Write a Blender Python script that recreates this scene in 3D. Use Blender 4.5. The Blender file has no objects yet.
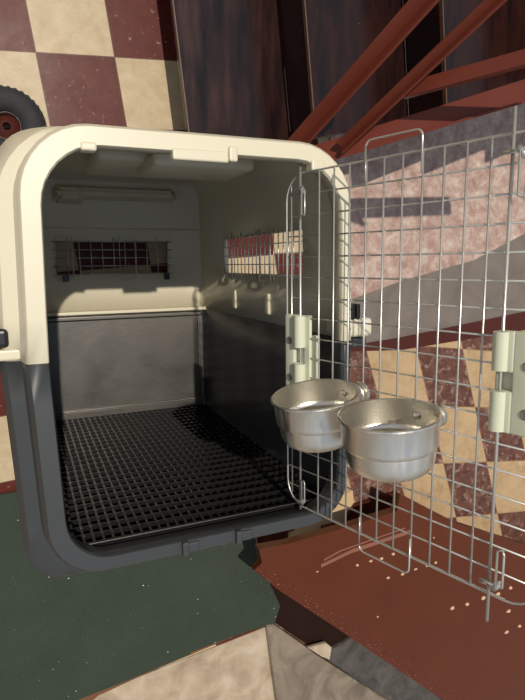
import bpy, bmesh, math, random
from mathutils import Vector, Matrix
random.seed(4)
S = bpy.context.scene
COL = S.collection
# ------------------------------------------------------------------ camera
FPX, H = 558.4674, 1.72339
R = Matrix(((0.91735, -0.070939, 0.39171), (-0.0107877, -0.9880626, -0.153675), (0.3979358, 0.136748, -0.9071643)))
rt = R.col[0].normalized(); fw = R.col[2]; fw = (fw - rt * fw.dot(rt)).normalized()
dn = fw.cross(rt)
CAM = Vector((0, 0, H))
cd = bpy.data.cameras.new('camera'); cam = bpy.data.objects.new('camera', cd); COL.objects.link(cam)
m = Matrix((( rt.x, -dn.x, -fw.x, 0), (rt.y, -dn.y, -fw.y, 0), (rt.z, -dn.z, -fw.z, H), (0, 0, 0, 1)))
cam.matrix_world = m
cd.sensor_fit = 'VERTICAL'; cd.sensor_height = 36; cd.lens = FPX / 700 * 36
cd.clip_start = .02
S.camera = cam
def at(px, py, z):
    r = rt * (px - 262.5) + dn * (py - 350) + fw * FPX
    return CAM + r * ((z - H) / r.z)

# ------------------------------------------------------------------ materials
def srgb(*c):
    return tuple(((v / 255) / 12.92 if v / 255 < .04045 else ((v / 255 + .055) / 1.055) ** 2.4) for v in c) + (1,)
class N:
    def __init__(s, name, rough=.5, metal=0, spec=.5):
        s.m = bpy.data.materials.new(name); s.m.use_nodes = True; s.t = s.m.node_tree
        s.b = s.t.nodes['Principled BSDF']; s.b.inputs['Roughness'].default_value = rough
        s.b.inputs['Metallic'].default_value = metal; s.b.inputs['Specular IOR Level'].default_value = spec
        s.co = s.t.nodes.new('ShaderNodeTexCoord').outputs['Object']
    def n(s, t, **k):
        o = s.t.nodes.new(t)
        for a, v in k.items(): setattr(o, a, v)
        return o
    def l(s, a, b): s.t.links.new(a, b)
    def val(s, x, sock):
        if isinstance(x, (int, float)): sock.default_value = x
        elif isinstance(x, tuple): sock.default_value = x
        else: s.l(x, sock)
    def math(s, op, a, b=0.0):
        o = s.n('ShaderNodeMath', operation=op); s.val(a, o.inputs[0]); s.val(b, o.inputs[1]); return o.outputs[0]
    def mix(s, f, a, b):
        o = s.n('ShaderNodeMix', data_type='RGBA'); s.val(f, o.inputs[0]); s.val(a, o.inputs[6]); s.val(b, o.inputs[7]); return o.outputs[2]
    def noise(s, scale, detail=4, rough=.6, vec=None, dist=0, stretch=None):
        o = s.n('ShaderNodeTexNoise'); o.inputs['Scale'].default_value = scale; o.inputs['Detail'].default_value = detail
        o.inputs['Roughness'].default_value = rough; o.inputs['Distortion'].default_value = dist
        v = vec or s.co
        if stretch:
            mp = s.n('ShaderNodeMapping'); mp.inputs['Scale'].default_value = stretch; s.l(v, mp.inputs[0]); v = mp.outputs[0]
        s.l(v, o.inputs['Vector']); return o.outputs['Fac']
    def ramp(s, f, *st):
        o = s.n('ShaderNodeValToRGB'); e = o.color_ramp.elements
        while len(e) < len(st): e.new(.5)
        for i, (p, c) in enumerate(st): e[i].position = p; e[i].color = c
        s.l(f, o.inputs[0]); return o.outputs[0]
    def step(s, f, a, b): return s.ramp(f, (a, (0, 0, 0, 1)), (b, (1, 1, 1, 1)))
    def color(s, c): s.val(c, s.b.inputs['Base Color']); return s
    def rough(s, c): s.val(c, s.b.inputs['Roughness']); return s
    def bump(s, h, strength=.3, dist=.002):
        o = s.n('ShaderNodeBump'); o.inputs['Strength'].default_value = strength; o.inputs['Distance'].default_value = dist
        s.l(h, o.inputs['Height']); s.l(o.outputs[0], s.b.inputs['Normal']); return s
def simple(name, c, rough=.5, metal=0, spec=.5, vary=.12, scale=8, bump=.0, bscale=300):
    k = N(name, rough, metal, spec); d = tuple(v * (1 - vary) for v in c[:3]) + (1,); e = tuple(min(1, v * (1 + vary)) for v in c[:3]) + (1,)
    k.color(k.mix(k.noise(scale), d, e))
    if bump: k.bump(k.noise(bscale), bump, .001)
    return k.m
def affine_tiles(name, O, e1, e2, ca, cb, grout, mottled):
    """two-colour chequered paving; tile (0,0) starts at O and runs along e1, e2"""
    k = N(name, .45, spec=.12); sp = k.n('ShaderNodeSeparateXYZ'); k.l(k.co, sp.inputs[0])
    det = e1[0] * e2[1] - e1[1] * e2[0]
    def lin(a, b):
        return k.math('ADD', k.math('MULTIPLY', k.math('SUBTRACT', sp.outputs[0], O[0]), a), k.math('MULTIPLY', k.math('SUBTRACT', sp.outputs[1], O[1]), b))
    u = lin(e2[1] / det, -e2[0] / det); v = lin(-e1[1] / det, e1[0] / det)
    par = k.math('MODULO', k.math('ADD', k.math('ADD', k.math('FLOOR', u), k.math('FLOOR', v)), 100), 2)
    def edge(w): return k.math('ABSOLUTE', k.math('SUBTRACT', k.math('FRACT', w), .5))
    g = k.math('GREATER_THAN', k.math('MAXIMUM', edge(u), edge(v)), .493)
    fine = k.noise(60, 6); big = k.noise(7, 5, .65); mid = k.noise(22, 5, .7)
    A = k.mix(k.step(mid, .35, .7), ca[0], ca[1]); B = k.mix(k.step(mid, .35, .7), cb[0], cb[1])
    if mottled:
        A = k.mix(k.math('MULTIPLY', k.step(k.noise(24, 8, .75, dist=.3), .52, .64), .7), A, srgb(165, 142, 128))
        B = k.mix(k.step(big, .4, .65), B, cb[0])
    c = k.mix(par, A, B); c = k.mix(k.math('MULTIPLY', k.step(fine, .62, .72), .25), c, srgb(225, 215, 200)); c = k.mix(g, c, grout)
    k.color(c); k.rough(k.math('ADD', k.math('MULTIPLY', big, .3), .22))
    k.bump(fine, .08, .002)
    return k.m
ta = .1017; s_ = .2
M = {}
M['tiles'] = affine_tiles('chequered_tiles', (.0862, .5695), (.2095, .0145), (-.026, .195),
    (srgb(186, 168, 140), srgb(168, 149, 118)), (srgb(90, 42, 36), srgb(76, 32, 28)), srgb(98, 72, 56), False)
M['worn'] = affine_tiles('worn_chequered_tiles', (1.70, -.60), (.235, -.03), (.08, -.25),
    (srgb(106, 72, 62), srgb(74, 46, 40)), (srgb(178, 152, 118), srgb(150, 122, 90)), srgb(140, 108, 80), True)
k = N('pink_marble', .3); a = k.noise(19, 9, .78, dist=.25); b = k.noise(3.5, 4)
c = k.ramp(a, (.32, srgb(122, 88, 80)), (.45, srgb(160, 130, 118)), (.55, srgb(184, 162, 150)), (.68, srgb(212, 198, 184)))
k.color(k.mix(k.math('MULTIPLY', b, .5), c, srgb(168, 142, 130))); k.bump(a, .05); M['marble'] = k.m
k = N('marble_shade_and_screw', .35); a = k.noise(9, 8, .6, dist=.5)  # grey tone paints shade on the marble; the screws share it
k.color(k.ramp(a, (.3, srgb(100, 90, 82)), (.7, srgb(122, 112, 104)))); k.bump(k.noise(120), .05); M['shade_screw'] = k.m
k = N('cream_marble', .3); a = k.noise(9, 9, .6, dist=.4)
k.color(k.ramp(a, (.3, srgb(140, 122, 100)), (.5, srgb(168, 150, 126)), (.7, srgb(190, 174, 152)))); M['cream'] = k.m
M['shadowtile'] = simple('shadow_brown_tile', srgb(36, 19, 14), .6, spec=.1, vary=.3, scale=12)  # near-black tone with the shadow painted into the tile colour
M['creamtile'] = simple('cream_tile', srgb(196, 168, 128), .4, vary=.1, scale=14)
k = N('grey_stone', .35); a = k.noise(6, 9, .62, dist=1.4)
k.color(k.ramp(a, (.3, srgb(92, 80, 68)), (.55, srgb(128, 114, 98)), (.75, srgb(146, 132, 116)))); M['stone'] = k.m
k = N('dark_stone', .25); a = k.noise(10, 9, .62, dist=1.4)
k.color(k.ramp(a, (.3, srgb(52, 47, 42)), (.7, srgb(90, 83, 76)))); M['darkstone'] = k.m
# mat: woven ribs and crumbs
k = N('green_mat', .95, spec=.15); sp = k.n('ShaderNodeSeparateXYZ'); k.l(k.co, sp.inputs[0])
w1 = k.math('SINE', k.math('MULTIPLY', sp.outputs[0], 1500)); w2 = k.math('SINE', k.math('MULTIPLY', sp.outputs[1], 900))
base = k.mix(k.noise(6, 5), srgb(48, 56, 47), srgb(63, 71, 60))
base = k.mix(k.step(k.noise(420, 2), .68, .72), base, srgb(110, 118, 104))
base = k.mix(k.step(k.noise(110, 1), .785, .80), base, srgb(225, 222, 205))
k.color(base); k.bump(k.math('ADD', k.math('MULTIPLY', w1, w2), k.noise(300)), .5, .0015); M['mat'] = k.m
# plastics
k = N('beige_plastic', .38); scuff = k.step(k.noise(14, 8, .75, stretch=(1, 3, 1)), .66, .74)
k.color(k.mix(k.math('MULTIPLY', scuff, .25), k.mix(k.noise(5), srgb(216, 208, 184), srgb(206, 198, 173)), srgb(150, 142, 122))); k.bump(k.noise(500), .05, .0006); M['beige'] = k.m
k = N('grey_plastic', .45); k.color(k.mix(k.noise(6), srgb(50, 52, 54), srgb(60, 62, 64))); k.bump(k.noise(600), .08, .0006); M['grey'] = k.m
M['latch'] = simple('pale_green_plastic', srgb(206, 208, 184), .4, vary=.04)
M['black'] = simple('black_plastic', srgb(22, 21, 21), .30, vary=.2, spec=.5)
M['blackclip'] = simple('black_clip', srgb(22, 22, 24), .3)
k = N('brushed_sheet', .38, .9); br = k.noise(30, 5, .6, stretch=(1, 8, 1))
k.color(k.mix(br, srgb(80, 78, 75), srgb(102, 99, 95))); k.rough(k.math('ADD', k.math('MULTIPLY', k.noise(9), .35), .22)); k.bump(br, .05, .001); M['sheet'] = k.m
k = N('bright_wire', .3, .7); k.color(k.mix(k.noise(40), srgb(222, 220, 212), srgb(190, 188, 182))); M['wire'] = k.m
k = N('brushed_steel', .3, 1.0); br = k.noise(110, 5, .6, stretch=(1, .06, 1)); st_ = k.step(k.noise(60, 3, .6, stretch=(1, .06, 1)), .35, .65)
k.color(k.mix(br, srgb(222, 216, 204), srgb(250, 246, 236))); k.rough(k.math('ADD', k.math('MULTIPLY', st_, .22), .24)); k.bump(br, .12, .001); M['steel'] = k.m
k = N('dimpled_steel', .33, 1.0); vo = k.n('ShaderNodeTexVoronoi'); vo.inputs['Scale'].default_value = 420; k.l(k.co, vo.inputs['Vector'])
k.color(srgb(225, 220, 208)); k.bump(vo.outputs['Distance'], .22, .0008); M['dimple'] = k.m
# paints
def paint(name, c1, c2, chip, chip_lo, rough=.3, sc=90):
    k = N(name, rough, spec=.28); ch = k.step(k.noise(sc, 6, .7), chip_lo, chip_lo + .03)
    k.color(k.mix(ch, k.mix(k.noise(5, 5), c1, c2), chip)); k.bump(k.noise(60, 4), .12, .002)
    k.rough(k.math('ADD', k.math('MULTIPLY', k.noise(12), .3), rough - .12)); return k.m
M['red'] = paint('red_steel_paint', srgb(98, 44, 32), srgb(118, 57, 44), srgb(176, 112, 92), .69)
M['kerb'] = paint('dark_red_paint', srgb(64, 27, 20), srgb(78, 35, 26), srgb(140, 110, 90), .76)
M['board'] = paint('brown_gloss_paint', srgb(76, 34, 14), srgb(92, 44, 20), srgb(150, 104, 76), .80, .30)
M['boardedge'] = paint('chipped_brown_paint', srgb(78, 34, 16), srgb(92, 42, 22), srgb(180, 140, 104), .63, .34, 160)
M['chip'] = simple('bare_chip', srgb(200, 168, 136), .7)
M['scratch'] = simple('rubbed_paint', srgb(126, 80, 62), .5)
k = N('dark_gloss_wood', .16, spec=.4); a = k.noise(5, 6, .6, stretch=(6, 1, 1)); b = k.step(k.noise(110, 3), .77, .79)
k.color(k.mix(b, k.mix(k.step(a, .35, .7), srgb(20, 12, 12), srgb(48, 22, 17)), srgb(120, 100, 84))); k.rough(k.math('ADD', k.math('MULTIPLY', a, .25), .08)); M['wood'] = k.m
M['woodedge'] = simple('worn_nosing', srgb(84, 56, 40), .45, vary=.5, scale=40)
k = N('tyre_rubber', .8); k.color(k.mix(k.noise(30), srgb(30, 30, 31), srgb(46, 46, 47))); k.bump(k.noise(90), .5, .003); M['rubber'] = k.m
M['trim'] = paint('wood_strip', srgb(92, 62, 40), srgb(120, 84, 56), srgb(180, 150, 110), .68)

# ------------------------------------------------------------------ helpers
def obj(name, bm, mats, parent=None, smooth=False, angle=None):
    bmesh.ops.recalc_face_normals(bm, faces=bm.faces) if smooth != 'keep' else None
    me = bpy.data.meshes.new(name)
    if smooth:
        for f in bm.faces: f.smooth = True
    bm.to_mesh(me); bm.free()
    for mm in (mats if isinstance(mats, (list, tuple)) else [mats]): me.materials.append(M[mm])
    if smooth and angle: me.set_sharp_from_angle(angle=math.radians(angle))
    o = bpy.data.objects.new(name, me); COL.objects.link(o)
    if parent: o.parent = parent
    return o
def tag(o, label=None, cat=None, group=None, kind=None):
    if label: o['label'] = label
    if cat: o['category'] = cat
    if group: o['group'] = group
    if kind: o['kind'] = kind
    return o
def empty(name, loc=(0, 0, 0)):
    o = bpy.data.objects.new(name, None); COL.objects.link(o); o.location = loc; o.empty_display_size = .05; return o
def box(bm, a, b, mat=0, bev=0, fr=None):
    a = Vector(a); b = Vector(b)
    r = bmesh.ops.create_cube(bm, size=1); vs = r['verts']
    for v in vs:
        v.co = Vector(((a.x + b.x) / 2 + v.co.x * (b.x - a.x), (a.y + b.y) / 2 + v.co.y * (b.y - a.y), (a.z + b.z) / 2 + v.co.z * (b.z - a.z)))
    fs = set(f for v in vs for f in v.link_faces)
    if bev:
        rr = bmesh.ops.bevel(bm, geom=list(set(e for v in vs for e in v.link_edges)), offset=bev, segments=3, affect='EDGES', profile=.5)
        fs = set(rr['faces']) | set(f for f in fs if f.is_valid)
        vs = list(set(v for f in fs for v in f.verts))
    for f in fs: f.material_index = mat
    if fr:
        for v in set(v for f in fs for v in f.verts): v.co = fr(v.co)
    return vs
def tube(bm, pts, r, seg=6, closed=False, mat=0, caps=True):
    pts = [Vector(p) for p in pts]; n = len(pts); rings = []
    up = None
    for i, p in enumerate(pts):
        if closed: d = pts[(i + 1) % n] - pts[i - 1]
        else: d = pts[min(i + 1, n - 1)] - pts[max(i - 1, 0)]
        d.normalize()
        if up is None: up = d.orthogonal().normalized()
        x = (up - d * up.dot(d))
        if x.length < 1e-5: x = d.orthogonal()
        x.normalize(); up = x; y = d.cross(x)
        rings.append([bm.verts.new(p + (x * math.cos(2 * math.pi * j / seg) + y * math.sin(2 * math.pi * j / seg)) * r) for j in range(seg)])
    for i in range(n if closed else n - 1):
        A = rings[i]; B = rings[(i + 1) % n]
        for j in range(seg):
            f = bm.faces.new((A[j], A[(j + 1) % seg], B[(j + 1) % seg], B[j])); f.material_index = mat; f.smooth = True
    if not closed and caps:
        bm.faces.new(rings[0][::-1]).material_index = mat; bm.faces.new(rings[-1]).material_index = mat
def prism(bm, poly, z0, z1, mat=0):
    A = [bm.verts.new((p[0], p[1], z0)) for p in poly]; B = [bm.verts.new((p[0], p[1], z1)) for p in poly]
    n = len(poly); fs = [bm.faces.new(A[::-1]), bm.faces.new(B)]
    for i in range(n): fs.append(bm.faces.new((A[i], A[(i + 1) % n], B[(i + 1) % n], B[i])))
    for f in fs: f.material_index = mat
    return B
def lathe(bm, prof, seg=48, fr=None, mats=None):
    rings = []
    for r, z in prof:
        if r < 1e-6: rings.append([bm.verts.new((0, 0, z))])
        else: rings.append([bm.verts.new((r * math.cos(2 * math.pi * j / seg), r * math.sin(2 * math.pi * j / seg), z)) for j in range(seg)])
    for i in range(len(rings) - 1):
        A, B = rings[i], rings[i + 1]
        for j in range(seg):
            k2 = (j + 1) % seg
            if len(A) == 1: f = bm.faces.new((A[0], B[k2], B[j]))
            elif len(B) == 1: f = bm.faces.new((A[j], A[k2], B[0]))
            else: f = bm.faces.new((A[j], A[k2], B[k2], B[j]))
            if mats: f.material_index = mats[i]
    if fr:
        for ring in rings:
            for v in ring: v.co = fr(v.co)
def P(*pp, z=0): return [at(x, y, z).xy for x, y in pp]

# ------------------------------------------------------------------ the ground
def slab(name, poly, z0, z1, mat, kind='structure'):
    bm = bmesh.new(); prism(bm, poly, z0, z1); o = obj(name, bm, mat)
    if kind: o['kind'] = kind
    return o
slab('floor', [(-1.6, -3.2), (4.5, -3.2), (4.5, 2.6), (-1.6, 2.6)], -.06, 0, 'tiles')
slab('floor_worn_tiles', [(.80, -.9), (1.02, -.34), (1.07, -.318), (1.315, -.331), (1.793, -.30), (3.6, -.20), (3.6, -2.6), (.80, -2.6)], 0, .004, 'worn')
slab('floor_pink_marble', [(1.0, -.155), (1.094, -.131), (1.307, -.071), (1.656, .003), (1.928, .111), (3.6, .70), (3.6, 2.2), (1.0, 2.2)], 0, .006, 'marble')
slab('floor_shaded_marble', [(1.0, -.155), (1.0, -.30), (1.157, -.295), (1.314, -.283), (1.955, -.212), (3.6, .02), (3.6, .70), (1.928, .111), (1.656, .003), (1.307, -.071), (1.094, -.131)], 0, .0055, 'shade_screw')  # shaded area of the marble, its shade put into the grey colour
slab('trim_1', [(1.0, -.30), (1.157, -.295), (1.314, -.283), (1.955, -.212), (3.6, .02), (3.6, -.20), (1.793, -.30), (1.315, -.331), (1.07, -.318)], 0, .012, 'kerb')
slab('floor_cream_marble', [(.00, -1.40), (.75, -1.322), (.785, -1.66), (.80, -2.3), (-.3, -2.3), (.0, -1.5)], 0, .004, 'cream')
slab('trim_2', P((66, 703), (100, 686), (160, 662), (236, 634), (150, 670), (98, 694), (84, 706)), 0, .008, 'trim')

# green mat
o_ = [(-.5, -.65), (.60, -.66), *P((254, 538), (257, 555), (263, 572), (271, 588), (277, 602), (272, 620)), (.50, -1.335), (.087, -1.383), (-.5, -1.45)]
bm = bmesh.new()
prism(bm, o_, 0, .004)
bmesh.ops.triangulate(bm, faces=[f for f in bm.faces if len(f.verts) > 4])
bmesh.ops.subdivide_edges(bm, edges=[e for e in bm.edges if e.calc_length() > .1], cuts=5, use_grid_fill=True)
for v in bm.verts:
    z = .003 + .004 * (math.sin(v.co.x * 9 + v.co.y * 5) + 1) * .5
    if v.co.x > .66: z += (v.co.x - .66) * .12
    v.co.z += z
mo = obj('floor_mat', bm, 'mat', smooth=True, angle=40)
tag(mo, 'large dark green woven mat speckled with crumbs beside the pet carrier', 'mat')

# grey stone blocks at the lower edge
def stone(name, poly, z0, z1, mat, label, cat='slab', bev=.004):
    bm = bmesh.new(); prism(bm, poly, z0, z1)
    bmesh.ops.bevel(bm, geom=[e for e in bm.edges if abs(e.verts[0].co.z - z1) < 1e-6 and abs(e.verts[1].co.z - z1) < 1e-6], offset=bev, segments=2, affect='EDGES')
    return tag(obj(name, bm, mat), label, cat)
stone('stone_block', P((267, 626), (274, 625), (296, 640), (318, 656), (396, 706), (420, 740), (285, 740), (277, 702), z=.03), 0, .03, 'stone',
      'grey-brown marble block between the cream marble floor and the darker slab')
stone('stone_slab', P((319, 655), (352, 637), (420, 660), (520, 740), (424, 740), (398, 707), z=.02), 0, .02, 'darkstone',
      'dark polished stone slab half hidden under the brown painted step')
stone('stone_fragment', P((308, 648), (326, 643), (332, 648), (330, 660), (322, 657), z=.035), .022, .034, 'cream',
      'small broken chip of pale stone at the corner of the dark slab', 'stone', .002)
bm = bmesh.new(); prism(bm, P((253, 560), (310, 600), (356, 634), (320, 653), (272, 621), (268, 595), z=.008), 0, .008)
obj('floor_shadow_tile', bm, 'shadowtile')['kind'] = 'structure'  # dark polygon paints the shadow below the step's edge

# ------------------------------------------------------------------ brown painted step
ZB = .20
top = [at(x, y, ZB) for x, y in ((259, 549), (287, 544), (348, 527), (397, 511), (400, 494), (456, 523), (525, 545), (640, 575), (680, 860))]
inn = [at(x, y, ZB) for x, y in ((600, 800), (468, 697), (363, 630), (289, 580), (262, 563))]
out = [at(x, y, ZB - .012) for x, y in ((585, 818), (449, 704), (329, 623), (280, 591), (254, 570))]
root = empty('painted_step', (1.3, -1.3, 0))
tag(root, 'glossy brown painted step with pale chips and a rubbed scratch, under the open wire door', 'step')
def rel(bm, o):
    for v in bm.verts: v.co -= o.location
bm = bmesh.new()
poly = top + inn
T = [bm.verts.new(p) for p in poly]; bm.faces.new(T)
B_ = [bm.verts.new((p.x, p.y, ZB - .035)) for p in poly]; bm.faces.new(B_[::-1])
nT = len(top)
O_ = [bm.verts.new(p) for p in out]; O2 = [bm.verts.new((p.x, p.y, ZB - .035)) for p in out]
for i in range(len(poly)):
    j = (i + 1) % len(poly)
    if i >= nT and j >= nT and j != 0:
        a, b = i - nT, j - nT
        bm.faces.new((T[i], T[j], O_[b], O_[a])).material_index = 1
        bm.faces.new((O_[a], O_[b], O2[b], O2[a])).material_index = 1
        bm.faces.new((O2[a], O2[b], B_[j], B_[i])).material_index = 1
    elif i == nT - 1:
        bm.faces.new((T[i], T[j], B_[j], B_[i])); bm.faces.new((T[j], O_[0], O2[0], B_[j]))
    elif j == 0:
        bm.faces.new((T[i], T[j], B_[j], B_[i])); bm.faces.new((T[i], O_[-1], O2[-1], B_[i]))
    else: bm.faces.new((T[i], T[j], B_[j], B_[i]))
rel(bm, root); obj('step_board', bm, ['board', 'boardedge'], root)
# wear marks: chips and the rubbed scratch
bm = bmesh.new()
for x, y in ((188, 130), (215, 122), (237, 117), (260, 108), (250, 155), (279, 148), (305, 138), (328, 131), (345, 125), (378, 216), (408, 208), (440, 196), (470, 188), (495, 176), (487, 264), (513, 252), (491, 222), (341, 75), (108, 143), (229, 233)):
    px, py = 263 + x / 2, 500 + y / 2
    c = at(px, py, ZB); big = 1.0 if x < 360 else 1.5
    if x in (341, 108, 229): big = .6
    n_ = 7; ring = []
    for i in range(n_):
        t = 2 * math.pi * i / n_; rr = .0055 * big * random.uniform(.7, 1.1)
        ring.append(bm.verts.new((c.x + rr * 1.5 * math.cos(t), c.y + rr * math.sin(t), ZB + .0004)))
    bm.faces.new(ring)
    up = [bm.verts.new((v.co.x * .8 + c.x * .2, v.co.y * .8 + c.y * .2, ZB + .003)) for v in ring]; bm.faces.new(up)
    for i in range(n_): bm.faces.new((ring[i], ring[(i + 1) % n_], up[(i + 1) % n_], up[i]))
rel(bm, root); tag(obj('paint_chips', bm, 'chip', root), 'scatter of pale chips on the brown paint', kind='stuff')
bm = bmesh.new()
for a, b, w in (((321, 566), (352, 551), .006), ((352, 551), (412, 531), .007), ((324, 560), (340, 551), .003), ((340, 551), (405, 528), .0025)):
    A = at(*a, ZB); Bv = at(*b, ZB); d = (Bv - A).normalized(); nn = Vector((-d.y, d.x, 0)) * w
    v = [bm.verts.new(q + Vector((0, 0, .0006))) for q in (A - nn, Bv - nn, Bv + nn, A + nn)]
    v2 = [bm.verts.new(q.co - Vector((0, 0, .0012))) for q in v]
    bm.faces.new(v); bm.faces.new(v2[::-1])
    for i in range(4): bm.faces.new((v[i], v[(i + 1) % 4], v2[(i + 1) % 4], v2[i]))
rel(bm, root); tag(obj('scratch', bm, 'scratch', root), 'long pinkish rubbed scratch')
for x, y in ((1.0, -1.0), (1.75, -1.25), (1.75, -1.9)):
    bm = bmesh.new(); box(bm, (x - .03, y - .03, 0.004), (x + .03, y + .03, ZB - .035)); rel(bm, root); obj('step_support', bm, 'kerb', root)
slab('trim_3', P((343, 540), (346, 512), (352, 503), (393, 490), (402, 530)), .004, .02, 'kerb')
slab('floor_cream_tile', P((287, 560), (287, 536), (318, 505), (352, 490), (352, 503), (346, 512), (343, 540)), 0, .007, 'creamtile')
slab('floor_red_tile', P((255, 560), (262, 530), (287, 530), (287, 560)), 0, .007, 'kerb')

# ------------------------------------------------------------------ staircase
c_, s2 = math.cos(ta), math.sin(ta)
def st(u, v, z): return Vector((.46 + u * c_ - v * s2, .352 + u * s2 + v * c_, z))
stair = empty('staircase', st(0, 0, 0))
tag(stair, 'dark glossy brown staircase rising to the right behind the pet carrier', 'staircase')
run, rise = .298, .17
for i in range(6):
    u0, z = i * run + .0, rise * (i + 1)
    bm = bmesh.new()
    L = .0 + .012 * i
    fr = lambda c: st(c.x, c.y, c.z)
    near = lambda u: max(-.05, (.374 * (.46 + u * c_) - .352 - u * s2) / (c_ + .374 * s2))
    la, lb = near(u0), near(u0 + run + .01)
    prism(bm, [(u0, la), (u0 + run + .01, lb), (u0 + run + .01, 1.5), (u0, 1.5)], z - .03, z)
    for v in bm.verts: v.co = fr(v.co)
    box(bm, (u0 - .003, la, z - .012), (u0 + .0005, 1.5, z + .0006), mat=1, fr=fr)
    rel(bm, stair); obj('tread', bm, ['wood', 'woodedge'], stair)
    bm = bmesh.new(); ub = u0 + (.012 if i else .05)
    box(bm, (ub, near(ub) + .002, z - rise), (ub + .012, 1.49, z - .03), fr=fr)
    rel(bm, stair); obj('riser', bm, 'wood', stair)

# red steel rails: angle sections between two points
def angle_bar(name, A, B, w, h, parent, up=Vector((0, 0, 1)), t=.006):
    d = (B - A).normalized(); sd = d.cross(up).normalized(); u = sd.cross(d).normalized()
    L = (B - A).length
    fr = lambda c: A + d * c.x + sd * c.y + u * c.z - parent.location
    bm = bmesh.new()
    box(bm, (0, -w / 2, -t), (L, w / 2, 0), bev=.0015, fr=fr)
    if h > 0: box(bm, (0, w / 2 - t, -h), (L, w / 2, -t), bev=.0015, fr=fr)
    else: box(bm, (0, w / 2 - t, 0), (L, w / 2, -h), bev=.0015, fr=fr)
    return obj(name, bm, 'red', parent)
rail = empty('stair_frame', (.8, .3, 0))
tag(rail, 'red painted steel frame of diagonal bars along the near side of the staircase', 'railing')
A0 = at(262, 172, .30); B0 = at(525, 91, .72); D0 = (B0 - A0)
angle_bar('stringer', A0, A0 + D0 * 1.75, .05, -.016, rail)
A1 = A0 + Vector((0, 0, -.075)); angle_bar('lower_flange', A1, A1 + D0 * 1.75, .035, .012, rail)
angle_bar('diagonal_bar', at(290, 148, .40), at(440, -22, .80), .034, -.034, rail)
angle_bar('diagonal_bar', at(340, 146, .46), at(512, -18, .86), .024, -.022, rail)
angle_bar('cross_bar', at(400, 91, .60), at(640, 25, 1.0), .03, .03, rail)

# ------------------------------------------------------------------ wheel at the left
wl = empty('trolley_wheel', (.0, .364, 0))
tag(wl, 'black rubber wheel with knobbly tread lying on the tiles at the left edge', 'wheel')
bm = bmesh.new()
prof = []
for i in range(17):
    t = 2 * math.pi * i / 16; prof.append((.066 + .034 * math.cos(t), .034 + .032 * math.sin(t)))
lathe(bm, prof, 72)
for i in range(36):
    a = 2 * math.pi * i / 36
    fr = lambda c: Vector((math.cos(a) * c.x - math.sin(a) * c.y, math.sin(a) * c.x + math.cos(a) * c.y, c.z))
    box(bm, (.090, -.005, .014), (.1005, .004, .03), bev=.001, fr=fr); box(bm, (.088, .002, .038), (.0985, .010, .052), bev=.001, fr=fr)
obj('tyre', bm, 'rubber', wl, smooth=True, angle=40)
bm = bmesh.new(); lathe(bm, [(0.010, .02), (.02, .02), (.026, .012), (.038, .012), (.038, .046), (.034, .046), (.031, .03), (.02, .036), (.010, .04), (.010, .02)], 48)
obj('wheel_rim', bm, 'kerb', wl, smooth=True, angle=40)

# ------------------------------------------------------------------ pet carrier (standing on its rear end)
YS = -.138
pc = empty('pet_carrier', (.26, -.12, 0))
tag(pc, 'large beige and grey pet carrier stood on its rear end with wire door swung open', 'pet carrier')
def half_ring(z, x0, x1, y0, y1, r, r2, upper):
    """points of one half of a rounded rectangle, left seam -> right seam (upper) or right seam -> left seam (lower)"""
    pts = []
    r = r if upper else r2
    if upper:
        for y in (YS, -.075, -.028, .02, .068): pts.append((x0, y))
        cy = y1 - r
        for i in range(9):
            t = math.pi - i * math.pi / 16; pts.append((x0 + r + r * math.cos(t), cy + r * math.sin(t)))
        for i in range(1, 6): pts.append((x0 + r + (x1 - x0 - 2 * r) * i / 6, y1))
        for i in range(9):
            t = math.pi / 2 - i * math.pi / 16; pts.append((x1 - r + r * math.cos(t), cy + r * math.sin(t)))
        for y in (.068, .02, -.028, -.075, YS): pts.append((x1, y))
    else:
        for f in (0, .25, .5, .75): pts.append((x1, YS + (y0 + r - YS) * f))
        cy = y0 + r
        for i in range(9):
            t = -i * math.pi / 16; pts.append((x1 - r + r * math.cos(t), cy + r * math.sin(t)))
        for i in range(1, 6): pts.append((x1 - r - (x1 - x0 - 2 * r) * i / 6, y0))
        for i in range(9):
            t = -math.pi / 2 - i * math.pi / 16; pts.append((x0 + r + r * math.cos(t), cy + r * math.sin(t)))
        for f in (.75, .5, .25, 0): pts.append((x0, YS + (y0 + r - YS) * f))
    def tp(x, y):       # both shells are widest at the seam
        d = min(1, abs(y - YS) / .33); return x + (.26 - x) * d * ((.03 if y > YS else .05) if x < .26 else .018)
    return [(tp(x, y), y, z) for x, y in pts]
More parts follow.
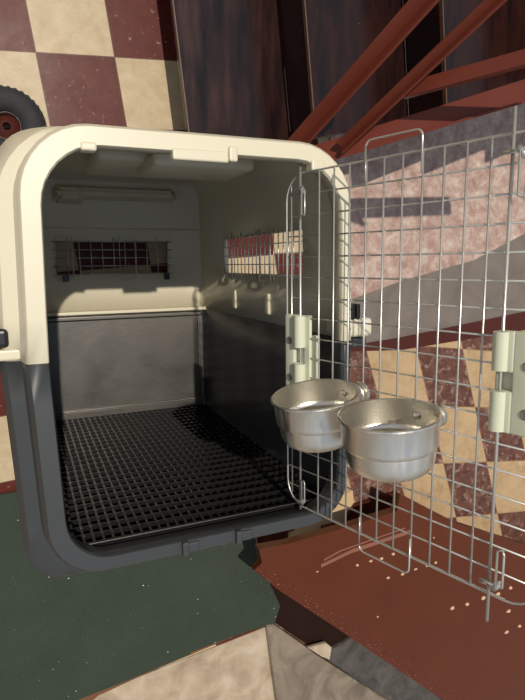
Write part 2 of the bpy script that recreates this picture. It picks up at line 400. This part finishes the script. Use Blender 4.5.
#        z     x0     x1    y0(lo)  y1    r(upper)  r(lower)
ST = [(.020, -.005, .518, -.465, .215, .045, .035), (.028, -.020, .535, -.480, .240, .060, .045), (.05, -.026, .542, -.486, .255, .062, .05), (.24, -.030, .543, -.488, .254, .064, .05),
      (.47, -.034, .545, -.490, .245, .066, .052), (.70, -.036, .547, -.494, .222, .080, .055), (.78, -.036, .548, -.500, .209, .10, .058), (.822, -.035, .548, -.500, .202, .115, .06),
      (.836, -.026, .546, -.493, .199, .110, .075), (.842, -.005, .543, -.478, .197, .105, .085),
      (.872, .000, .541, -.477, .196, .100, .085), (.880, .005, .536, -.472, .191, .097, .080),
      (.880, .030, .519, -.452, .167, .085, .068), (.876, .032, .517, -.450, .165, .084, .067), (.842, .029, .520, -.452, .167, .084, .067)]
def shell(name, upper, mat):
    bm = bmesh.new(); rings = [[bm.verts.new(p) for p in half_ring(*s, upper)] for s in ST]
    n = len(rings[0])
    for i in range(len(rings) - 1):
        for j in range(n - 1):
            if upper and i in (3, 4):       # side windows between z .24 and .70
                if j in (2, 3) or j in (n - 4, n - 5): continue
            bm.faces.new((rings[i][j], rings[i][j + 1], rings[i + 1][j + 1], rings[i + 1][j]))
    # rear end
    ed = [bm.edges.get((rings[0][j], rings[0][j + 1])) for j in range(n - 1)]
    ed.append(bm.edges.new((rings[0][0], rings[0][-1])))
    if upper:
        w = [bm.verts.new(p + (.020,)) for p in ((.10, -.028), (.42, -.028), (.42, .068), (.10, .068))]
        ed += [bm.edges.new((w[i], w[(i + 1) % 4])) for i in range(4)]
    bmesh.ops.triangle_fill(bm, edges=ed, use_beauty=True)
    bmesh.ops.recalc_face_normals(bm, faces=bm.faces)
    # point the outside away from the carrier's axis
    f = max(bm.faces, key=lambda f: f.calc_area() if abs(f.normal.z) > .9 and f.calc_center_median().z < .03 else 0)
    if f.normal.z > 0: bmesh.ops.reverse_faces(bm, faces=bm.faces)
    rel(bm, pc)
    o = obj(name, bm, mat, pc, smooth='keep', angle=35)
    md = o.modifiers.new('wall', 'SOLIDIFY'); md.thickness = .0115; md.offset = -1; md.use_even_offset = True; md.use_quality_normals = True
    return o
up = shell('upper_shell', True, 'beige'); lo = shell('lower_shell', False, 'grey')
tag(up, 'beige upper shell'); tag(lo, 'dark grey lower shell')
def part(name, bm, mat, par, smooth=False, angle=None, label=None):
    rel(bm, pc); o = obj(name, bm, mat, par, smooth, angle)
    if label: o['label'] = label
    return o
# seam flanges (outside ledges where the halves meet), lugs and clips
bm = bmesh.new()
box(bm, (-.062, YS + .001, .03), (-.034, YS + .022, .80), bev=.004); box(bm, (-.060, YS + .001, .79), (-.003, YS + .018, .842), bev=.004)
part('seam_flange', bm, 'beige', up); bm = bmesh.new(); box(bm, (.548, YS + .001, .03), (.576, YS + .022, .80), bev=.004)
box(bm, (.535, YS + .001, .79), (.600, YS + .036, .855), bev=.008)
part('seam_flange', bm, 'beige', up)
bm = bmesh.new()
box(bm, (-.062, YS - .020, .03), (-.034, YS - .001, .80), bev=.004); part('seam_flange', bm, 'grey', lo); bm = bmesh.new(); box(bm, (.545, YS - .020, .03), (.590, YS - .001, .85), bev=.004)
part('seam_flange', bm, 'grey', lo)
for x0, x1, z0 in ((.553, .575, .855), ):
    bm = bmesh.new(); box(bm, (x0, YS + .034, z0 - .05), (x0 + .008, YS + .062, z0), bev=.002); box(bm, (x0 + .004, YS + .036, z0 - .05), (x0 + .014, YS + .060, z0 - .006)); box(bm, (x0 + .011, YS + .034, z0 - .05), (x0 + .019, YS + .062, z0), bev=.002)
    part('seam_clip', bm, 'blackclip', up, label='black clip on the right seam')
bm = bmesh.new(); box(bm, (-.062, YS + .020, .78), (-.019, YS + .048, .842), bev=.006)
part('seam_clip', bm, 'blackclip', up, label='black clip on the left seam')
# tabs on the front lip
for nm, a, b in (('lip_ledge', (.222, .153, .862), (.310, .170, .884)), ('lip_bump', (.310, .155, .862), (.324, .178, .887)), ('lip_tab', (.092, .158, .86), (.114, .170, .882)), ('lip_tab', (.455, .150, .86), (.480, .168, .883))):
    bm = bmesh.new(); box(bm, a, b, bev=.003); part(nm, bm, 'beige', up)
for x in (.215, .309):
    bm = bmesh.new(); box(bm, (x, -.474, .872), (x + .010, -.450, .890), bev=.002); box(bm, (x + .010, -.472, .876), (x + .030, -.455, .884), bev=.002); part('lip_tab', bm, 'grey', lo)
# ribs on the rear end that the carrier stands on
for x in (.05, .45):
    bm = bmesh.new(); box(bm, (x, -.42, 0), (x + .02, -.18, .021), bev=.003); part('foot_rib', bm, 'grey', lo)
for x in (.05, .45):
    bm = bmesh.new(); box(bm, (x, .10, 0), (x + .02, .20, .021), bev=.003); part('foot_rib', bm, 'beige', up)
# moulded features inside the roof and rear
def trap(bm, x0, x1, y0, y1, z0, z1, ins):
    v = [bm.verts.new(p) for p in ((x0, y0, z0), (x1, y0, z0), (x1, y1, z0), (x0, y1, z0), (x0 + ins, y0 + ins, z1), (x1 - ins, y0 + ins, z1), (x1 - ins, y1 - ins, z1), (x0 + ins, y1 - ins, z1))]
    for f in ((0, 3, 2, 1), (4, 5, 6, 7), (0, 1, 5, 4), (1, 2, 6, 5), (2, 3, 7, 6), (3, 0, 4, 7)): bm.faces.new([v[i] for i in f])
bm = bmesh.new(); trap(bm, .11, .45, .180, .222, .028, .072, .014); trap(bm, .10, .19, .168, .222, .028, .085, .016); bmesh.ops.bevel(bm, geom=list(bm.edges), offset=.008, segments=3, affect='EDGES')
part('rear_ridge', bm, 'beige', up, smooth=True, angle=30)
bm = bmesh.new(); box(bm, (.15, .195, .40), (.40, .228, .60), bev=.012); box(bm, (.24, .178, .52), (.44, .205, .68), bev=.01)
part('handle_recess', bm, 'beige', up, smooth=True, angle=30)
bm = bmesh.new(); box(bm, (.0, .100, .029), (.53, .1045, .037), bev=.0015); part('rear_seam', bm, 'beige', up)
for z in (.30, .52):
    bm = bmesh.new(); box(bm, (.526, -.12, z), (.538, -.07, z + .02), bev=.004); part('side_rib', bm, 'beige', up)
bm = bmesh.new(); box(bm, (-.02, YS - .004, .03), (.534, YS + .006, .052), bev=.003); part('rear_ledge', bm, 'beige', up)
# brushed sheet over the lower rear
bm = bmesh.new(); box(bm, (-.018, -.425, .032), (.523, YS - .006, .037), bev=.001)
box(bm, (-.018, -.427, .036), (.523, -.421, .046), bev=.002); box(bm, (-.018, -.462, .032), (.523, -.428, .0395), bev=.001)
box(bm, (.505, -.42, .036), (.512, YS - .006, .042), bev=.002); box(bm, (-.018, YS - .022, .034), (.52, YS - .008, .044), bev=.004)
part('rear_panel', bm, 'sheet', lo, label='brushed grey panel lining the rear of the lower shell')
# vent grilles
def grille(org, du, dv, L, Wd, nu, nv, name, sag=None):
    bm = bmesh.new(); org = Vector(org); du = Vector(du); dv = Vector(dv); r = .0014; nrm = du.cross(dv)
    for i in range(nv): tube(bm, [org + dv * (Wd * i / (nv - 1)) - du * .01, org + dv * (Wd * i / (nv - 1)) + du * (L + .01)], r)
    for i in range(nu):
        e = .012 if i % 4 == 1 else .004
        tube(bm, [org + du * (L * i / (nu - 1)) - dv * e + nrm * .0022, org + du * (L * i / (nu - 1)) + dv * (Wd + e) + nrm * .0022], r)
    for a in (.0, .55):
        p = [(a * L, -.0), (a * L, -.016), (a * L + .14 * L, -.016), (a * L + .14 * L, Wd + .014), (a * L, Wd + .014), (a * L, 0)]
        tube(bm, [org + du * x + dv * y + nrm * .004 for x, y in p], r * .9)
    return part(name, bm, 'wire', up)
grille((.10, -.026, .036), (1, 0, 0), (0, 1, 0), .32, .092, 11, 5, 'rear_grille')
grille((.530, -.026, .245), (0, 0, 1), (0, 1, 0), .45, .092, 19, 5, 'side_grille')
grille((-.016, -.026, .245), (0, 0, 1), (0, 1, 0), .45, .092, 19, 5, 'side_grille')
for x in (.115, .405):
    bm = bmesh.new(); box(bm, (x, -.046, .034), (x + .016, -.028, .044), bev=.002); part('grille_clip', bm, 'blackclip', up)

# ------------------------------------------------------------------ door, hinged on the left rod
DA = 1.2827
DO = Vector((.454, 0, .86)); DU = Vector((math.cos(DA), 0, math.sin(DA))); DN = Vector((-DU.z, 0, DU.x))
def dp(u, y, w=0): return DO + DU * u + DN * w + Vector((0, y, 0))
wr = .0014
T0, PIT = .150, .0350
bm = bmesh.new()
us = [.036 + .0328 * i for i in range(10)]
uL, uR, cr = -.043, .425, .045
yB = T0 - PIT * 17
def corner_u(y):        # how far the rounded door corner cuts in at height y
    d = max(0, (y - (T0 - cr)), ((yB + cr) - y)); return cr - math.sqrt(max(0, cr * cr - d * d))
for i in range(18):
    y = T0 - PIT * i; c = corner_u(y) if 0 < i < 17 else cr
    tube(bm, [dp(uL + c, y), dp(uR - c, y)], wr)
for i, u in enumerate(us): tube(bm, [dp(u, T0 + .001, .0022), dp(u, yB - .001, .0022)], wr * 1.05)
out_ = []
for (cu, cy, a0) in ((uL + cr, T0 - cr, 180), (uR - cr, T0 - cr, 90), (uR - cr, yB + cr, 0), (uL + cr, yB + cr, -90)):
    for i in range(7):
        t = math.radians(a0 - 15 * i); out_.append(dp(cu + cr * math.cos(t), cy + cr * math.sin(t), .0022))
tube(bm, out_, wr * 1.2, closed=True)
tube(bm, [dp(-.031, T0 - .02, .002), dp(-.031, yB + .02, .002)], wr)
door = part('door', bm, 'wire', pc); tag(door, 'galvanised wire grid door swung open')
def dpart(name, bm, mat, smooth=False, angle=None, label=None): return part(name, bm, mat, door, smooth, angle, label)
def dbox(bm, u0, u1, y0, y1, w0, w1, bev=.002, mat=0):
    box(bm, (u0, y0, w0), (u1, y1, w1), bev=bev, mat=mat, fr=lambda c: dp(c.x, c.y, c.z))
# wire loops standing beyond the grid at top and bottom
for sgn, yo in ((1, T0), (-1, yB)):
    bm = bmesh.new(); a, b, hh, rr = us[3], us[6], .028, .010
    pts = [dp(a, yo - sgn * .03, .005), dp(a, yo + sgn * (hh - rr), .005)]
    for i in range(5):
        t = math.radians(180 - 22.5 * i); pts.append(dp(a + rr + rr * math.cos(t), yo + sgn * (hh - rr + rr * math.sin(t)), .005))
    for i in range(5):
        t = math.radians(90 - 22.5 * i); pts.append(dp(b - rr + rr * math.cos(t), yo + sgn * (hh - rr + rr * math.sin(t)), .005))
    pts.append(dp(b, yo - sgn * .03, .005)); tube(bm, pts, wr * 1.1); dpart('wire_loop', bm, 'wire')
for u, y0, y1, nm in ((-.005, T0 + .014, yB - .004, 'hinge rod'), (.360, .179, -.483, 'locking rod')):
    bm = bmesh.new(); tube(bm, [dp(u, y0, .006), dp(u, y1, .006)], .0022, 10); dpart('pivot_rod', bm, 'wire', label=nm)
# rod clips: a short sleeve across the rod and a long wire hairpin beside it
for u, y, sg, k_ in ((-.005, .122, -1, .8), (-.005, yB + .012, 1, .8), (.360, .128, -1, 1), (.360, yB + .018, 1, 1)):
    bm = bmesh.new()
    tube(bm, [dp(u - .012 * k_, y, .009), dp(u + .012 * k_, y, .009)], .0032 * k_, 10)
    pts = [dp(u, y, .012), dp(u + .012 * k_, y, .012), dp(u + .012 * k_, y + sg * .052 * k_, .012), dp(u + .019 * k_, y + sg * .056 * k_, .012), dp(u + .021 * k_, y + sg * .050 * k_, .012), dp(u + .021 * k_, y + sg * .004, .012), dp(u + .012 * k_, y, .010)]
    tube(bm, pts, .0017 * k_, 8); tube(bm, [dp(u + .008 * k_, y - sg * .004, .009), dp(u + .018 * k_, y + sg * .008, .010)], .004 * k_, 10)
    dpart('spring_clip', bm, 'wire')
def bracket(u, y0, y1, side):
    """plate with two barrel knuckles round the rod and a thumb slot between them"""
    bm = bmesh.new(); hh = y0 - y1; k1 = y0 - hh * .40; k2 = y0 - hh * .58
    for a, b in ((y0, k1), (k2, y1)):
        pts = [dp(u, a - .0015, .008), dp(u, a - .003, .008), dp(u, b + .003, .008), dp(u, b + .0015, .008)]
        tube(bm, pts, .0105, 20)
        dbox(bm, min(u, u + side * .018), max(u, u + side * .018), b, a, -.001, .0105, .003)
    w0, w1 = (.016, .060) if side > 0 else (.012, .036)
    a, b = (u + w0, u + w1) if side > 0 else (u - w1, u - w0)
    dbox(bm, a, b, y1, y0, .0, .010, .003)
    dbox(bm, u - side * .010 if side > 0 else u - .012, u + w0 if side > 0 else u + .010, y1 + .001, y0 - .001, -.004, .001, .002)
    dbox(bm, min(u + side * .004, u + side * .03), max(u + side * .004, u + side * .03), k2, k1, -.003, .002, .001)
    dbox(bm, u - side * .018, u - side * .010, y1 + .002, y0 - .002, -.003, .004, .0015) if side < 0 else None
    dpart('hinge_bracket', bm, 'latch', smooth=True, angle=35, label='pale green plastic bracket gripping the rod')
    for yy in (y0 - hh * .32, y1 + hh * .22):
        bm = bmesh.new(); uu = u + side * (.036 if side > 0 else .024)
        c = dp(uu, yy, .0102)
        rot = Matrix((Vector((DU.x, 0, DN.x)), Vector((0, 1, 0)), Vector((DU.z, 0, DN.z))))
        lathe(bm, [(0, .0006), (.0032, .0006), (.0055, .0016), (.007, .0002)], 16, fr=lambda q: c + DU * q.x + Vector((0, q.y, 0)) + DN * q.z)
        dpart('screw', bm, 'shade_screw')
bracket(-.005, -.090, -.236, -1)
bracket(.360, -.086, -.216, 1)
bm = bmesh.new(); dbox(bm, .012, .026, -.205, -.125, -.012, -.004); dpart('bracket_back', bm, 'latch')

# ------------------------------------------------------------------ bowls bolted to the door
def bowl(u, y, r, h, tilt, label):
    C0 = dp(u, y, r + .026)
    e = empty('feeding_bowl', C0)
    tag(e, label, 'bowl', 'steel bowls bolted to the wire door')
    # local axes: y_ = bowl's up (crate Y) leaning toward the door normal, n_ = away from door
    upv = (Vector((0, 1, 0)) * math.cos(tilt) + DN * math.sin(tilt)).normalized(); nv = (DN - upv * DN.dot(upv)).normalized(); tv = upv.cross(nv)
    fr = lambda q: tv * q.x + nv * q.y + upv * q.z
    t = .0012; hs = h * .50; r2 = r * .935
    prof_o = [(r + .0010, 0), (r + .0032, -.0012), (r + .0034, -.0034), (r + .0008, -.0046), (r, -.006), (r - .0005, -hs + .004), (r - .0012, -hs), (r2, -hs - .0035), (r2, -hs - .006)]
    rb = .024
    for i in range(0, 9):
        a = i * math.pi / 16; prof_o.append((r2 - .001 - rb + rb * math.cos(a), -(h - rb) - rb * math.sin(a)))
    prof_o.append((0, -h))
    prof_i = [(max(0, a - t), b + (t if b < -h + .002 else 0)) for a, b in prof_o[4:-1]] + [(0, -h + t)]
    prof = prof_i[::-1] + [(r - t, -.001)] + [prof_o[0]] + prof_o[1:]
    ni = len(prof_i)
    mats = [1 if i < ni - 0 else 0 for i in range(len(prof) - 1)]
    bm = bmesh.new(); lathe(bm, prof, 72, fr=fr, mats=mats); b = obj('bowl_body', bm, ['steel', 'dimple'], e, smooth=True, angle=40)
    # bolt head inside, knob with two washers against the mesh
    zc = -.021; sgn = -1 if tv.dot(DU) > 0 else 1
    dx = 0
    def disc(bm, prof):       # lathe along -n (towards door), origin on bowl wall
        lathe(bm, prof, 28, fr=lambda q: tv * (q.x - dx * sgn) + upv * (q.y + zc) + nv * (-r - q.z))
    bm = bmesh.new(); disc(bm, [(0, -.0065), (.003, -.0062), (.0050, -.0045), (.0056, -.002), (.0056, -.0008), (.0, -.0008)]); obj('mounting_bolt', bm, 'steel', e, smooth=True, angle=35)
    bm = bmesh.new(); dx = .020; disc(bm, [(0, .0015), (.010, .0015), (.0145, .003), (.0155, .005), (.0145, .007), (.009, .008), (.008, .010), (.013, .0105), (.0165, .012), (.017, .0165), (.015, .0195), (.008, .0235), (0, .0235)]); obj('mounting_knob', bm, 'steel', e, smooth=True, angle=35)
bowl(.1155, -.1955, .0648, .079, .167, 'left steel feeding bowl on the wire door, beside the small pale bracket, partly overlapped')
bowl(.2527, -.199, .0650, .080, .092, 'right steel feeding bowl bolted mid-door, in front of and overlapping the other bowl')

# ------------------------------------------------------------------ black lattice floor in the carrier
gr = empty('floor_grate', (.25, -.455, .45))
tag(gr, 'black plastic lattice grate lying along the grey lower shell inside the pet carrier', 'grate')
bm = bmesh.new()
x0, x1, z0, z1, yt, yb = .006, .520, .045, .832, -.445, -.467
nx = 33; nz = 25
for i in range(nx + 1):
    x = x0 + (x1 - x0) * i / nx; box(bm, (x - .0021, yb, z0), (x + .0021, yt - .003, z1))
for j in range(nz + 1):
    z = z0 + (z1 - z0) * j / nz; box(bm, (x0, yb + .002, z - .0012), (x1, yt, z + .0012))
rel(bm, gr); obj('lattice', bm, 'black', gr)
bm = bmesh.new(); box(bm, (x0, yt - .003, z1 + .002), (x1, yt, z1 + .005), bev=.001); rel(bm, gr); obj('edge_strip', bm, 'sheet', gr)
bm = bmesh.new(); box(bm, (.06, -.4745, .04), (.48, -.4685, .78)); rel(bm, gr); obj('base_tray', bm, 'black', gr)

# ------------------------------------------------------------------ light
sd = bpy.data.lights.new('sun', 'SUN'); sd.energy = 3.25; sd.angle = math.radians(.7); sd.color = (1.0, .92, .80)
so = bpy.data.objects.new('sun', sd); COL.objects.link(so)
dirv = Vector((-.07, .28, 1)).normalized(); so.rotation_euler = dirv.to_track_quat('Z', 'Y').to_euler(); so.location = (0, 1, 4)
W = bpy.data.worlds.new('sky'); S.world = W; W.use_nodes = True; t = W.node_tree; bg = t.nodes['Background']
tc = t.nodes.new('ShaderNodeTexCoord'); sp = t.nodes.new('ShaderNodeSeparateXYZ'); t.links.new(tc.outputs['Generated'], sp.inputs[0])
rp = t.nodes.new('ShaderNodeValToRGB'); t.links.new(sp.outputs[2], rp.inputs[0]); e = rp.color_ramp.elements
e[0].position = .0; e[0].color = (.42, .38, .33, 1); e[1].position = 1; e[1].color = (.52, .62, .80, 1)
for p_, c in ((.18, (.52, .48, .43, 1)), (.34, (.70, .70, .70, 1))):
    q = e.new(p_); q.color = c
t.links.new(rp.outputs[0], bg.inputs[0]); bg.inputs[1].default_value = .62
S.view_settings.view_transform = 'Standard'; S.view_settings.look = 'None'; S.view_settings.gamma = 1; S.view_settings.use_curve_mapping = False
S.view_settings.exposure = 0
